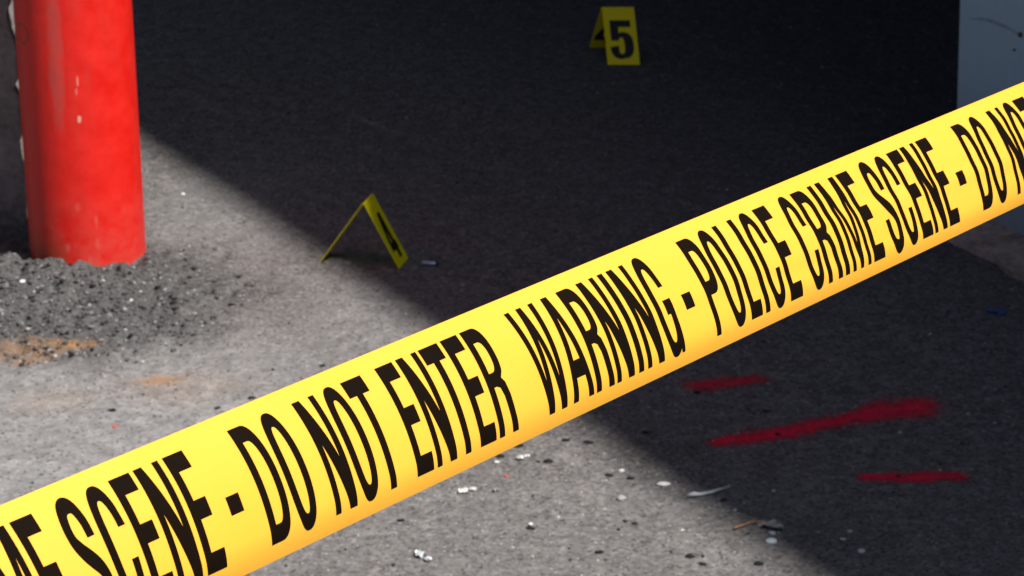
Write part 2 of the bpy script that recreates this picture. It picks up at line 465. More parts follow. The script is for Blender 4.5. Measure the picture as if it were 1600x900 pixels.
# screw head and long curved scuff on the panel
def on_panel(px, py):
    """photo pixel -> local (x, z) on the facade plane of the building"""
    r = ray(px, py); o = Vector((0, 0, CAM_H))
    t = (jamb - o).dot(ndir) / r.dot(ndir)
    p = o + r * t
    return ((p - jamb).dot(tdir), p.z)
def disc(name, x, z, rad, depth, mat):
    bm = bmesh.new()
    bmesh.ops.create_cone(bm, cap_ends=True, segments=16, radius1=rad, radius2=rad * .75, depth=depth)
    for v in bm.verts:
        a, b, c = v.co; v.co = (x + a, -inw * (c + depth / 2), z + b)
    return bm_obj(name, bm, mat, bld)
M_SCREW = simple('rusty_screw', (0.05, 0.06, 0.06), 0.6, 0.2, 300)
for px, py in ((1595, 54), (1586, 78)):
    x, z = on_panel(px, py); disc('screw_head', x, z, 0.0042 if py < 60 else .002, 0.003, M_SCREW)
pts = [on_panel(*p) for p in ((1516, 29), (1530, 29), (1545, 31), (1558, 36), (1570, 41), (1582, 47), (1593, 54))]
vs = []; fs = []
for i, (x, z) in enumerate(pts):
    w = 0.0007 + 0.0018 * math.sin(math.pi * i / (len(pts) - 1))
    for dd in (0.0012, 0.0):
        vs += [(x, -inw * dd, z - w), (x, -inw * dd, z + w)]
for i in range(len(pts) - 1):
    a = i * 4; b = a + 4
    fs += [(a, a + 1, b + 1, b), (a, b, b + 2, a + 2), (a + 1, a + 3, b + 3, b + 1)]
M_SCUFF = simple('rubber_scuff', (0.27, 0.37, 0.44), 0.7, 0.2, 100)
mesh_obj('scuff_mark', vs, fs, M_SCUFF, bld)

# ---------------------------------------------------------------- concrete wall behind the bollard at the left
def wall():
    right = Vector((at(43, 345).x, cy + 0.166, 0))                              # right-hand foot corner
    L, H, T = 1.6, 0.95, 0.22
    bm = bmesh.new()
    nu, nv = 160, 100
    def P(u, v):                                     # front face, ragged right edge
        x = -u * L; z = v * H
        j = 0.006 * float(vnoise(np.array([z]), np.array([u * 9]), 0.014, 60)[0]) + 0.006 * float(vnoise(np.array([z]), np.array([2.]), 0.05, 61)[0])
        dx = j * math.exp(-u * 60) * 1.6
        dy = 0.005 * float(vnoise(np.array([x]), np.array([z]), 0.02, 62)[0])
        return (x + dx, dy, z - 0.03)
    rows = []
    for i in range(nu + 1):
        u = (i / nu) ** 1.7
        rows.append([bm.verts.new(P(u, k / nv)) for k in range(nv + 1)])
    for i in range(nu):
        for k in range(nv):
            bm.faces.new((rows[i][k], rows[i + 1][k], rows[i + 1][k + 1], rows[i][k + 1]))
    back0 = [bm.verts.new((rows[0][k].co.x, T, rows[0][k].co.z)) for k in range(nv + 1)]
    back1 = [bm.verts.new((rows[nu][k].co.x, T, rows[nu][k].co.z)) for k in range(nv + 1)]
    for k in range(nv):
        bm.faces.new((rows[0][k], rows[0][k + 1], back0[k + 1], back0[k]))
        bm.faces.new((rows[nu][k + 1], rows[nu][k], back1[k], back1[k + 1]))
        bm.faces.new((back0[k], back0[k + 1], back1[k + 1], back1[k]))
    for i in range(nu):
        pass
    top = [rows[i][nv] for i in range(nu + 1)]
    bm.faces.new(top + [back1[nv], back0[nv]])
    bmesh.ops.recalc_face_normals(bm, faces=bm.faces[:])
    o = bm_obj('concrete_wall', bm, M_CONCW, None)
    o.location = (right.x, right.y, 0)
    tag(o, 'rough grey concrete wall in shadow behind the red bollard', 'wall')
    return o
wall()

# ---------------------------------------------------------------- bollard
bo = empty('bollard', (cx, cy, 0))
tag(bo, 'scuffed bright red steel pipe bollard standing in broken asphalt', 'bollard')
bm = bmesh.new(); seg = 96; BH = 1.05
rings = [(-0.08, BR), (0.0, BR), (0.3, BR), (0.6, BR), (BH, BR)]
vr = [[bm.verts.new((r * math.cos(2 * math.pi * i / seg), r * math.sin(2 * math.pi * i / seg), z)) for i in range(seg)] for z, r in rings]
for a in range(len(rings) - 1):
    for i in range(seg):
        j = (i + 1) % seg; bm.faces.new((vr[a][i], vr[a][j], vr[a + 1][j], vr[a + 1][i]))
bm_obj('pipe', bm, M_RED, bo, True)
bm = bmesh.new(); prev = None
for k in range(9):
    t = k / 8 * math.pi / 2; r = (BR + .002) * math.cos(t); z = BH + 0.002 + 0.05 * math.sin(t)
    if k == 8:
        ap = bm.verts.new((0, 0, z))
        for i in range(seg): bm.faces.new((prev[i], prev[(i + 1) % seg], ap))
    else:
        cur = [bm.verts.new((r * math.cos(2 * math.pi * i / seg), r * math.sin(2 * math.pi * i / seg), z)) for i in range(seg)]
        if prev:
            for i in range(seg):
                j = (i + 1) % seg; bm.faces.new((prev[i], prev[j], cur[j], cur[i]))
        prev = cur
bm_obj('domed_cap', bm, M_RED, bo, True)

# ---------------------------------------------------------------- glyph outlines (x in mm-like units, y 0..1)
def sell(cx_, cy_, rx, ry, a0, a1, n=40, e=2.5):
    out = []
    for i in range(n + 1):
        t = R_(a0 + (a1 - a0) * i / n); c, s = math.cos(t), math.sin(t)
        out.append((cx_ + rx * math.copysign(abs(c) ** (2 / e), c), cy_ + ry * math.copysign(abs(s) ** (2 / e), s)))
    return out
B = 0.155      # bar thickness (fraction of height)
ST = 4.1       # stem thickness
def glyph(ch):
    if ch == 'I': return 4.3, [[[(0, 0), (4.3, 0), (4.3, 1), (0, 1)]]]
    if ch == 'E': return 12.3, [[[(0, 0), (12.3, 0), (12.3, B), (4.2, B), (4.2, .43), (11.3, .43), (11.3, .59), (4.2, .59), (4.2, 1 - B), (12.3, 1 - B), (12.3, 1), (0, 1)]]]
    if ch == 'L': return 11.0, [[[(0, 0), (11.0, 0), (11.0, B), (4.1, B), (4.1, 1), (0, 1)]]]
    if ch == 'T': return 14.0, [[[(4.9, 0), (9.1, 0), (9.1, 1 - B), (14.0, 1 - B), (14.0, 1), (0, 1), (0, 1 - B), (4.9, 1 - B)]]]
    if ch == 'N': return 14.9, [[[(0, 0), (3.6, 0), (3.6, .60), (10.0, 0), (14.9, 0), (14.9, 1), (11.3, 1), (11.3, .42), (5.0, 1), (0, 1)]]]
    if ch == 'M': return 19.6, [[[(0, 0), (3.3, 0), (3.3, .76), (8.3, 0), (11.3, 0), (16.3, .76), (16.3, 0), (19.6, 0), (19.6, 1), (14.6, 1), (9.8, .24), (5.0, 1), (0, 1)]]]
    if ch == 'W': return 23.2, [[[(4.4, 0), (8.7, 0), (11.6, .70), (14.5, 0), (18.8, 0), (23.2, 1), (19.5, 1), (16.7, .26), (13.5, 1), (9.5, 1), (6.5, .26), (3.7, 1), (0, 1)]]]
    if ch == 'A': return 17.0, [[[(0, 0), (4.1, 0), (5.0, .20), (12.0, .20), (12.9, 0), (17.0, 0), (10.9, 1), (6.1, 1)], [(5.9, .36), (11.1, .36), (8.5, .80)]]]
    if ch == 'D':
        o = [(0, 0), (7.0, 0)] + sell(7.0, .5, 8.0, .5, -90, 90, 36, 2.7)[1:] + [(0, 1)]
        i = [(4.1, .14), (6.6, .14)] + sell(6.6, .5, 4.3, .36, -90, 90, 30, 2.7)[1:] + [(4.1, .86)]
        return 15.0, [[o, i]]
    if ch == 'P':
        o = [(0, 0), (4.1, 0), (4.1, .39), (7.5, .39)] + sell(7.5, .695, 6.9, .305, -90, 90, 30, 2.6)[1:] + [(0, 1)]
        i = [(4.1, .53), (6.9, .53)] + sell(6.9, .697, 3.4, .165, -90, 90, 24, 2.5)[1:] + [(4.1, .862)]
        return 14.4, [[o, i]]
    if ch == 'R':
        o = [(0, 0), (4.1, 0), (4.1, .43), (6.3, .43), (8.4, .41), (9.6, .33), (10.2, .15), (10.6, 0), (15.1, 0), (14.4, .14), (14.0, .32), (12.9, .445), (11.2, .49), (13.2, .54)]
        o += sell(7.5, .725, 6.9, .275, -30, 90, 26, 2.6) + [(0, 1)]
        i = [(4.1, .56), (6.9, .56)] + sell(6.9, .712, 3.4, .15, -90, 90, 24, 2.5)[1:] + [(4.1, .862)]
        return 15.1, [[o, i]]
    if ch == 'O':
        return 14.6, [[sell(7.3, .5, 7.3, .515, 0, 360, 64, 2.5)[:-1], sell(7.3, .5, 3.2, .385, 0, 360, 52, 2.5)[:-1]]]
    if ch == 'C':
        a = sell(7.3, .5, 7.3, .515, 28, 332, 56, 2.5); b = sell(7.3, .5, 3.25, .385, 28, 332, 50, 2.5)[::-1]
        a[0] = (14.2, .64); a[-1] = (14.2, .37)
        b[0] = (10.3, .37); b[-1] = (10.3, .64)
        return 14.4, [[a + b]]
    if ch == 'G':
        a = sell(7.6, .5, 7.6, .515, 30, 300, 50, 2.5); b = sell(7.6, .5, 3.5, .385, 30, 335, 50, 2.5)[::-1]
        a[0] = (14.8, .66)
        tail = [(11.9, .07), (12.5, 0), (15.0, 0), (15.0, .53), (8.3, .53), (8.3, .385), (11.0, .385)]
        b[-1] = (10.9, .66)
        return 15.0, [[a + tail + b]]
    if ch == 'S':
        cl = []
        pts_ = [(12.1, .66), (11.9, .80), (10.2, .925), (7.2, .955), (4.2, .915), (2.4, .79), (2.5, .67), (4.6, .575), (7.3, .50),
                (10.2, .42), (12.0, .32), (12.0, .19), (10.2, .075), (7.2, .04), (4.1, .08), (2.4, .20), (2.1, .35)]
        # smooth centre line by Catmull-Rom, nib wider across than tall
        P = [Vector(p) for p in pts_]; P = [P[0] * 2 - P[1]] + P + [P[-1] * 2 - P[-2]]
        for i in range(1, len(P) - 2):
            for k in range(5):
                t = k / 5
                cl.append(0.5 * ((2 * P[i]) + (-P[i - 1] + P[i + 1]) * t + (2 * P[i - 1] - 5 * P[i] + 4 * P[i + 1] - P[i + 2]) * t * t + (-P[i - 1] + 3 * P[i] - 3 * P[i + 1] + P[i + 2]) * t ** 3))
        cl.append(P[-2])
        le, ri = [], []
        n = len(cl)
        for i, p in enumerate(cl):
            d = (cl[min(n - 1, i + 1)] - cl[max(0, i - 1)])
            dx, dy = d.x / 4.1, d.y / .13
            l = math.hypot(dx, dy); dx /= l; dy /= l
            mid_ = 1 + 0.22 * math.exp(-((i / (n - 1) - .5) / .12) ** 2)
            w = Vector((-dy * 4.1 / 2 * mid_, dx * .14 / 2 * mid_))
            le.append(tuple(p + w)); ri.append(tuple(p - w))
        return 14.2, [[le + ri[::-1]]]
    if ch == '-': return 8.0, [[[(0, .355), (8.0, .355), (8.0, .51), (0, .51)]]]
    if ch == '5':
        o = [(1.0, 1), (13.5, 1), (13.5, .825), (6.0, .825), (5.9, .665), (7.6, .70)] + sell(7.6, .36, 6.8, .34, 80, -90, 40, 2.5) + \
            sell(7.0, .36, 7.0, .36, 270, 185, 18, 2.5) + [(5.3, .34), (5.4, .20), (6.0, .145), (7.0, .13), (8.2, .15), (8.7, .22), (8.9, .36), (8.6, .49), (8.0, .545), (7.0, .56), (6.0, .54), (5.5, .475), (.9, .475)]
        return 14.4, [[o]]
    if ch == '4':
        return 15.0, [[[(6.9, 0), (12.6, 0), (12.6, .18), (15.0, .18), (15.0, .35), (12.6, .35), (12.6, 1), (6.2, 1), (0, .38), (0, .18), (6.9, .18)],
                       [(6.9, .35), (4.4, .35), (6.9, .66)]]]
    raise KeyError(ch)

def glyph_bm(ch, sx, sy, ox, oy, cutx=None, cuty=None, bm=None):
    """flat glyph in the x,y plane, cut finely so that it can be bent"""
    w, shapes = glyph(ch)
    bm = bm or bmesh.new()
    for sh in shapes:
        loops = [[Vector((x * sx + ox, y * sy + oy, 0)) for x, y in lp] for lp in sh]
        flat = [v for lp in loops for v in lp]
        tris = tessellate_polygon(loops)
        vv = [bm.verts.new(v) for v in flat]
        for t in tris:
            try: bm.faces.new([vv[i] for i in t])
            except ValueError: pass
    for cuts, no in ((cuty, (0, 1, 0)), (cutx, (1, 0, 0))):
        if cuts is None: continue
        for c in cuts:
            p = (0, c, 0) if no[1] else (c, 0, 0)
            bmesh.ops.bisect_plane(bm, geom=bm.verts[:] + bm.edges[:] + bm.faces[:], plane_co=p, plane_no=no)
    return bm

# ---------------------------------------------------------------- the barrier tape
td = Vector((3787, 1557, -F)).normalized()           # run of the tape, camera axes
vv_ = Vector((0, -0.024, -1)).normalized()
e2 = (td * vv_.dot(td) - vv_).normalized()
e1 = td.cross(e2)
if e1.y < 0: e1 = -e1
Z0 = 1.55
TP0 = M3 @ (Vector((0, -128 / F, -1)) * Z0) + Vector((0, 0, CAM_H))
TD, T1, T2 = M3 @ td, M3 @ e1, M3 @ e2               # along, up, towards the viewer
TA = 111 / F * Z0                                    # half width as seen
TR = 290 / F * Z0
def bulge(s, a):
    t = a / TA
    b = -a * a / 2 / TR
    if t < -0.6: b -= 0.55 * TA * (-t - 0.6) ** 2 * 1.1
    if t > 0.9: b -= 0.55 * TA * (t - 0.9) ** 2 * 0.5
    k = min(1.0, max(0.0, (s - 0.02) / 0.25))
    b += k * 0.00024 * math.sin(t * 8.5 + 1.4 + 3.0 * s) * (1 - t * t)
    b += 0.0009 * math.sin(s * 9 + 1.0 + t * 1.3) + 0.0004 * math.sin(s * 27 + t * 2)
    b += k * 0.00010 * math.sin(t * 17 + s * 22) * (1 - t * t)
    return b
def tape_pt(s, a, h=0.0):
    e = 1e-4
    p = TP0 + TD * s + T1 * a + T2 * bulge(s, a)
    if h:
        sl_ = (bulge(s, a + e) - bulge(s, a - e)) / (2 * e)
        p = p + (T2 - T1 * sl_).normalized() * h
    return p
tape = empty('barrier_tape', TP0)
tag(tape, 'taut yellow plastic barrier tape with black police warning lettering across the view', 'barrier tape')
S0, S1 = -1.0, 2.55
while (TP0 + TD * S1 - jamb).dot(ndir) > -0.004: S1 -= 0.005
na = 40; ns_ = 360
vs = []; fs = []
for side in (0, 1):
    for i in range(ns_ + 1):
        s = S0 + (S1 - S0) * i / ns_
        for k in range(na + 1):
            a = TA * (1 - 2 * k / na)
            vs.append(tape_pt(s, a, 0.0 if side == 0 else -0.00007) - TP0)
N_ = (ns_ + 1) * (na + 1)
for i in range(ns_):
    for k in range(na):
        p = i * (na + 1) + k
        fs.append((p, p + 1, p + na + 2, p + na + 1)); fs.append((N_ + p, N_ + p + na + 1, N_ + p + na + 2, N_ + p + 1))
tb = mesh_obj('tape_strip', vs, fs, M_TAPE, tape, True)
# text layout, millimetres along the tape (one period = 646.8 mm)
LAY = {
    'DO': [('D', -187.1), ('O', -169.3)], 'NOT': [('N', -143.8), ('O', -126.2), ('T', -109.7)],
    'ENTER': [('E', -85.2), ('N', -70.1), ('T', -53.3), ('E', -36.7), ('R', -21.7)],
    'WARNING': [('W', 14.0), ('A', 38.2), ('R', 57.5), ('N', 75.0), ('I', 93.9), ('N', 101.8), ('G', 120.6)],
    'POLICE': [('P', 166.1), ('O', 182.6), ('L', 200.4), ('I', 214.8), ('C', 222.6), ('E', 240.3)],
    'CRIME': [('C', 262.8), ('R', 279.7), ('I', 297.9), ('M', 306.1), ('E', 328.9)],
    'SCENE': [('S', 350.8), ('C', 368.0), ('E', 385.4), ('N', 400.2), ('E', 418.1)],
    'dashA': [('-', 145.7)], 'dashB': [('-', 435.8 + 4.0)],
}
LTOP = TA * 0.765; LBOT = -TA * 0.80
order = ['DO', 'NOT', 'ENTER', 'WARNING', 'dashA', 'POLICE', 'CRIME', 'SCENE', 'dashB']
for per in (-1, 0, 1, 2, 3):
    for wd in order:
        o0 = per * 646.8
        if (LAY[wd][0][1] + o0) / 1000 < S0 + 0.03 or (LAY[wd][-1][1] + o0 + 20) / 1000 > S1 - 0.01: continue
        near = -0.45 < (LAY[wd][0][1] + o0) / 1000 < 0.7
        bm = bmesh.new()
        for ch, x0 in LAY[wd]:
            x0 = (x0 + o0) / 1000
            w = glyph(ch)[0] / 1000
            g = bmesh.new()
            cy_ = [LBOT + (LTOP - LBOT) * k / (34 if near else 14) for k in range(1, 34 if near else 14)]
            cx_ = [x0 + w * k / 4 for k in range(1, 4)] if near else None
            glyph_bm(ch, 0.001, LTOP - LBOT, x0, LBOT, cx_, cy_, g)
            mp = {v: bm.verts.new(tape_pt(v.co.x, v.co.y, 0.00022) - TP0) for v in g.verts}
            for f in g.faces:
                try: bm.faces.new([mp[v] for v in f.verts])
                except ValueError: pass
            g.free()
        bm_obj('printed_dash' if wd.startswith('dash') else 'printed_word', bm, M_INK, tape)

# ---------------------------------------------------------------- evidence markers (folded A-shaped plastic tents)
def marker(loc, rz, spread, hgt, width, thick, digit, inner, label, skew=0.0, rsh=0.0, rx=0.0, dw=0.74):
    """local x = from the rear foot to the front foot, local y = along the ridge"""
    root = empty('evidence_marker', loc, rz)
    tag(root, label, 'evidence marker', 'numbered evidence markers on the asphalt')
    hs = spread / 2; bend = 0.0025
    # outer profile from front foot over a small flat-rounded ridge to the rear foot
    prof = [(hs, 0.0)]
    n = 8
    L = math.hypot(hs, hgt); ux, uz = -hs / L, hgt / L
    for k in range(n + 1):
        t = k / n
        ang = math.atan2(hs, hgt)
        th = (math.pi / 2 - ang) - (math.pi - 2 * ang) * 0
        # arc between both leaf directions
        a0 = math.atan2(hgt, hs); aa = math.pi / 2 - a0
        b = -aa + 2 * aa * t
        prof.append((-bend * math.sin(b) * 1.0, hgt - bend * (1 / math.cos(aa)) * 0.35 + bend * (math.cos(b) - 1)))
    prof.append((-hs, 0.0))
    def leaf(name, pl):
        bm = bmesh.new()
        pv = []
        for i, (x, z) in enumerate(pl):
            a = pl[max(0, i - 1)]; b = pl[min(len(pl) - 1, i + 1)]
            dx, dz = b[0] - a[0], b[1] - a[1]; l = math.hypot(dx, dz)
            nx_, nz_ = dz / l, -dx / l                                    # pointing inward/outward
            row = [bm.verts.new((x + sgn * nx_ * thick / 2, y, z + sgn * nz_ * thick / 2)) for sgn in (-1, 1) for y in (-width / 2, width / 2)]
            pv.append(row)
        for i in range(len(pl) - 1):
            p, q_ = pv[i], pv[i + 1]
            bm.faces.new((p[0], p[1], q_[1], q_[0])); bm.faces.new((p[2], q_[2], q_[3], p[3]))
            bm.faces.new((p[0], q_[0], q_[2], p[2])); bm.faces.new((p[1], p[3], q_[3], q_[1]))
        bm.faces.new((pv[0][0], pv[0][2], pv[0][3], pv[0][1])); bm.faces.new((pv[-1][0], pv[-1][1], pv[-1][3], pv[-1][2]))
        bmesh.ops.recalc_face_normals(bm, faces=bm.faces[:])
        return bm_obj(name, bm, M_MARK, root)
    leaf('front_leaf', prof[:6]); leaf('rear_leaf', prof[5:])
    # digits: placed on the plane of a leaf, h metres clear of it
    def put(ch, foot, side, flip, scale=1.0, sh=0.0):
        g = glyph_bm(ch, 1, 1, 0, 0)
        w = glyph(ch)[0]
        gw = width * dw; gh = L * 0.67 * scale; base = L * 0.095
        t_ = prof[1] if foot > 0 else prof[-2]
        d = Vector((t_[0] - foot, 0, t_[1])).normalized()                 # up the leaf
        nn = Vector((d.z, 0, -d.x)) if foot > 0 else Vector((-d.z, 0, d.x))
        nn = nn * side
        yy = Vector((0, 1, 0)) * flip
        for v in g.verts:
            u, q_ = v.co.x / w - .5, v.co.y
            v.co = Vector((foot, 0, 0)) + d * (base + q_ * gh) + yy * ((u + sh) * gw) + nn * (thick / 2 + 0.0004)
        bm_obj('printed_digit', g, M_MARKINK, root)
    put(digit, hs, 1, 1); put(digit, -hs, 1, -1)
    if inner: put(inner, -hs, -1, 1, .8, -0.1)
    for ch in C.objects:                              # the tent stands slightly racked
        if ch.parent == root:
            for v in ch.data.vertices:
                v.co.y += skew * v.co.x / hs + rsh * v.co.z / hgt; v.co.x += rx * v.co.z / hgt
    return root
# marker 5: front foot nearest to the camera
f5 = (at(953, 104) + at(1003, 104)) / 2; r5 = at(918, 77) + (at(1003, 104) - at(953, 104)) / 2
c5 = (f5 + r5) / 2; d5 = f5 - r5; d5.z = 0
wdir5 = (at(1003, 104) - at(953, 104))
marker(Vector((c5.x, c5.y, hz(c5.x, c5.y) + 0.001)), math.atan2(wdir5.y, wdir5.x) - math.pi / 2, abs(d5.y), 0.086, wdir5.length, 0.0016, '5', '4',
       'yellow folded evidence marker with a large black 5, near the top of the dark asphalt', d5.x / 2, 0.006)
fr4, fb4 = at(621, 423), at(635, 405)                 # front leaf foot: near corner, far corner
rr4 = at(502, 409)
w4 = (fb4 - fr4); wl4 = w4.length
d4 = (fr4 - rr4); d4.z = 0
c4 = (fr4 + rr4) / 2 + w4 / 2
marker(Vector((c4.x, c4.y, hz(c4.x, c4.y) + 0.001)), math.atan2(w4.y, w4.x) - math.pi / 2 - 0.03, d4.length, 0.0935, wl4 * .92, 0.0009, '4', None,
       'yellow folded evidence marker numbered 4, seen edge-on at the shadow edge', 0, 0, 0.009, 0.56)
print('markers', d5.length, wdir5.length, d4.length, wl4)

# ---------------------------------------------------------------- red spray strokes
gx_i = lambda x: int(round((x - GX[0]) / 0.004)); gy_i = lambda y: int(round((y - GY[0]) / 0.005))
def spray(pts, label, amt=1.0):
    """pts: (px, py, half width in metres) on the ground; the patch follows the ground grid"""
    P = [(at(a, b), w) for a, b, w in pts]
    mx = 0.03
    i0 = gx_i(min(p.x - w for p, w in P) - mx); i1 = gx_i(max(p.x + w for p, w in P) + mx)
    j0 = gy_i(min(p.y - w for p, w in P) - mx); j1 = gy_i(max(p.y + w for p, w in P) + mx)
    i1 = min(i1, len(GX) - 1)
    X, Y = np.meshgrid(GX[i0:i1 + 1], GY[j0:j1 + 1])
    best = np.full(X.shape, 9.0); mx = 0.03
    for (p, w), (q_, w2) in zip(P[:-1], P[1:]):
        dx, dy = q_.x - p.x, q_.y - p.y
        t = np.clip(((X - p.x) * dx + (Y - p.y) * dy) / (dx * dx + dy * dy), 0, 1)
        d = np.hypot(X - p.x - t * dx, Y - p.y - t * dy) / (w + (w2 - w) * t)
        best = np.minimum(best, d)
    best = best + 0.35 * vnoise(X, Y, 0.03, 70) + 0.2 * vnoise(X, Y, 0.01, 71)
    val = np.exp(-np.maximum(best, 0) ** 2 * 1.5) * amt * (1 - sstep(1.5, 1.9, best))
    Z = height(X, Y) + 0.0007
    h, w_ = X.shape
    o = X.mean(), Y.mean()
    ids = np.arange(h * w_).reshape(h, w_)
    quads = np.stack([ids[:-1, :-1], ids[:-1, 1:], ids[1:, 1:], ids[1:, :-1]], -1).reshape(-1, 4)
    vq = val.reshape(-1)[quads].max(1) > 0.0
    quads = quads[vq]
    used = np.unique(quads); rem = -np.ones(h * w_, int); rem[used] = np.arange(len(used))
    V = np.stack([X - o[0], Y - o[1], Z], -1).reshape(-1, 3)[used]
    ob = mesh_obj('paint_mark', V.tolist(), rem[quads].tolist(), M_SPRAY, None, True)
    fattr(ob.data, 'spray', val.reshape(-1)[used])
    ob.location = (o[0], o[1], 0)
    tag(ob, label, 'paint mark', 'red spray paint strokes on the asphalt')
spray([(1095, 600, .024), (1135, 597, .030), (1180, 590, .020)], 'short faint red spray stroke closest under the yellow tape', 0.72)
spray([(1122, 689, .015), (1180, 681, .021), (1240, 670, .023), (1300, 657, .023), (1350, 645, .024), (1395, 635, .035), (1428, 630, .034)],
      'longest red spray stroke, broad at its right end, between the two short ones')
spray([(1352, 746, .012), (1400, 745, .019), (1450, 743, .020), (1493, 741, .018)], 'short red spray stroke nearest the camera at lower right')

# ---------------------------------------------------------------- stones, crumbs and litter
def rock_mesh(name, mat, seed, sub=2, flat=0.6, jag=0.25):
    rnd = random.Random(seed)
    bm = bmesh.new(); bmesh.ops.create_icosphere(bm, subdivisions=sub, radius=0.5)
    off_ = Vector((rnd.random() * 9, rnd.random() * 9, rnd.random() * 9))
    from mathutils import noise as mn
    for v in bm.verts:
        k = 1 + jag * mn.noise(v.co * 3 + off_) * 1.6
        v.co *= k; v.co.z *= flat
    me_ = bpy.data.meshes.new(name); bm.to_mesh(me_); bm.free(); me_.materials.append(mat)
    if sub > 2: me_.polygons.foreach_set('use_smooth', [True] * len(me_.polygons))
    return me_
def stone(px, py, wpx, hpx, mat, label, cat='pebble', name='pebble', group=None, rz=0.0, seed=1, jag=.25, sub=2, sink=.25):
    p = at(px, py)
    dist = math.hypot(p.length, CAM_H) if False else (p - Vector((0, 0, CAM_H))).length
    sx = wpx / F * dist
    sy = max(sx * .55, hpx / F * dist * 1.35)
    me_ = rock_mesh(name, mat, seed, sub, 1.0, jag)
    o = bpy.data.objects.new(name, me_); C.objects.link(o)
    hh = min(sx, sy) * .55
    o.scale = (sx, sy, hh)
    o.rotation_euler = (0, 0, rz)
    o.location = (p.x, p.y, hz(p.x, p.y) + hh * (.5 - sink))
    tag(o, label, cat, group)
    return o
WG = 'pale pebbles lying on the asphalt'
stone(1037, 756, 22, 9, M_WHITE, 'smooth white oval pebble at the shadow edge, left of the pale stick', group=WG, seed=2, jag=.08, sub=3)
stone(1205, 845, 19, 12, M_BLUEW, 'bluish white oval pebble just below the dry leaf and twig', group=WG, seed=3, jag=.08, sub=3, rz=.2)
stone(1207, 833, 11, 8, M_BLUEW, 'small bluish pebble touching the underside of the dry leaf', group=WG, seed=4, sub=3)
stone(1346, 862, 12, 8, M_WHITE, 'lone pale pebble in the shade, farthest right of the pale ones', group=WG, seed=5, jag=.12, sub=3)
stone(971, 734, 10, 6, M_WHITE, 'small white pebble on sunlit asphalt close to the shadow edge', group=WG, seed=6)
stone(971, 776, 15, 11, M_GREYST, 'light grey rounded stone in sunlight below a small white pebble', group=WG, seed=7, sub=3)
stone(776, 721, 9, 5, M_WHITE, 'white pebble beside a black crumb just under the tape', group=WG, seed=8)
stone(829, 819, 7, 5, M_WHITE, 'tiny white pebble resting on a black crumb in mid foreground', group=WG, seed=9, sink=-.5)
stone(1148, 796, 6, 5, M_BLUEW, 'tiny bluish pebble in shade below the pale stick', group=WG, seed=10)
stone(1209, 765, 6, 6, M_BLUEW, 'tiny bluish pebble in shade right of the pale stick', group=WG, seed=11)
stone(1328, 832, 9, 6, M_BLUEW, 'dim bluish pebble in shade, upper of a pair', group=WG, seed=12)
stone(1317, 844, 10, 5, M_BLUEW, 'dim bluish pebble in shade, lower of a pair', group=WG, seed=13)
stone(286, 304, 6, 6, M_WHITE, 'tiny bright pebble on sunlit asphalt right of the bollard', group=WG, seed=14)
stone(37, 471, 9, 8, M_WHITE, 'white pebble in the broken asphalt at the left border', group=WG, seed=15)
stone(207, 480, 8, 6, M_WHITE, 'white pebble in the broken asphalt below the bollard', group=WG, seed=16)
stone(1529, 377, 10, 7, M_BLUEW, 'pale stone lying against the concrete footing under the tape', group=WG, seed=17)
stone(1595, 384, 10, 10, M_WHITE, 'pale stone on the footing at the right border', group=WG, seed=18)
stone(122, 550, 6, 5, M_WHITE, 'white pebble beside the orange rust stain', group=WG, seed=19)
stone(72, 560, 7, 5, M_WHITE, 'small white pebble under the left rust stain', group=WG, seed=20)
TG = 'black tar crumbs on the sunlit asphalt'
crumbs = [(782, 714, 13, 7, 'black crumb directly above a white pebble under the tape'), (810, 697, 18, 8, 'long black crumb touching the lower edge of the tape'),
          (856, 722, 15, 9, 'ragged black crumb right of the two white chips'), (841, 722, 8, 4, 'flat small black crumb left of the ragged one'),
          (885, 691, 13, 7, 'black crumb near the tape, left of a similar one'), (919, 694, 14, 8, 'black crumb nearest the shadow edge below the tape'),
          (951, 741, 14, 7, 'black crumb left of a small white pebble'), (985, 745, 12, 8, 'black crumb at the very edge of the shadow'),
          (828, 824, 17, 7, 'flat black crumb under a tiny white pebble'), (626, 810, 13, 6, 'lone black crumb below the tape at lower left centre'),
          (937, 861, 13, 8, 'black crumb at the bottom, in the middle of bare asphalt'), (977, 811, 9, 5, 'black crumb left one of a close pair'),
          (992, 815, 10, 5, 'black crumb right one of a close pair'), (1078, 868, 14, 9, 'angular black crumb below the twig, upper of two'),
          (1097, 879, 14, 7, 'angular black crumb below the twig, lower of two'), (1187, 879, 14, 8, 'black crumb beside the shadow edge at the bottom'),
          (175, 638, 12, 6, 'lone black crumb on the pale dusty asphalt at left'), (340, 633, 11, 5, 'black crumb just above the tape, lower of two'),
          (393, 619, 14, 6, 'black crumb touching the upper edge of the tape'), (504, 571, 8, 7, 'black crumb above the tape at its sunlit stretch'),
          (112, 552, 9, 6, 'black crumb under the orange rust stain'), (70, 540, 10, 10, 'black crumb between the two rust stains'),
          (1130, 781, 14, 5, 'dark crumb behind the pale stick'), (1008, 676, 12, 6, 'dark crumb in the shade below the tape'),
          (1089, 612, 11, 6, 'dark crumb under the faint red stroke'), (1197, 641, 12, 6, 'dark crumb between the upper two red strokes'),
          (1215, 677, 9, 6, 'dark crumb lying on the long red stroke'), (1403, 743, 9, 5, 'dark crumb lying on the nearest red stroke')]
for i, (px, py, w, h, lb) in enumerate(crumbs):
    stone(px, py, w, h, M_TAR, lb, 'tar crumb', 'tar_crumb', TG if i < 22 else 'dark crumbs in the shade', rz=random.uniform(-.6, .6), seed=30 + i, jag=.45, sink=.3)

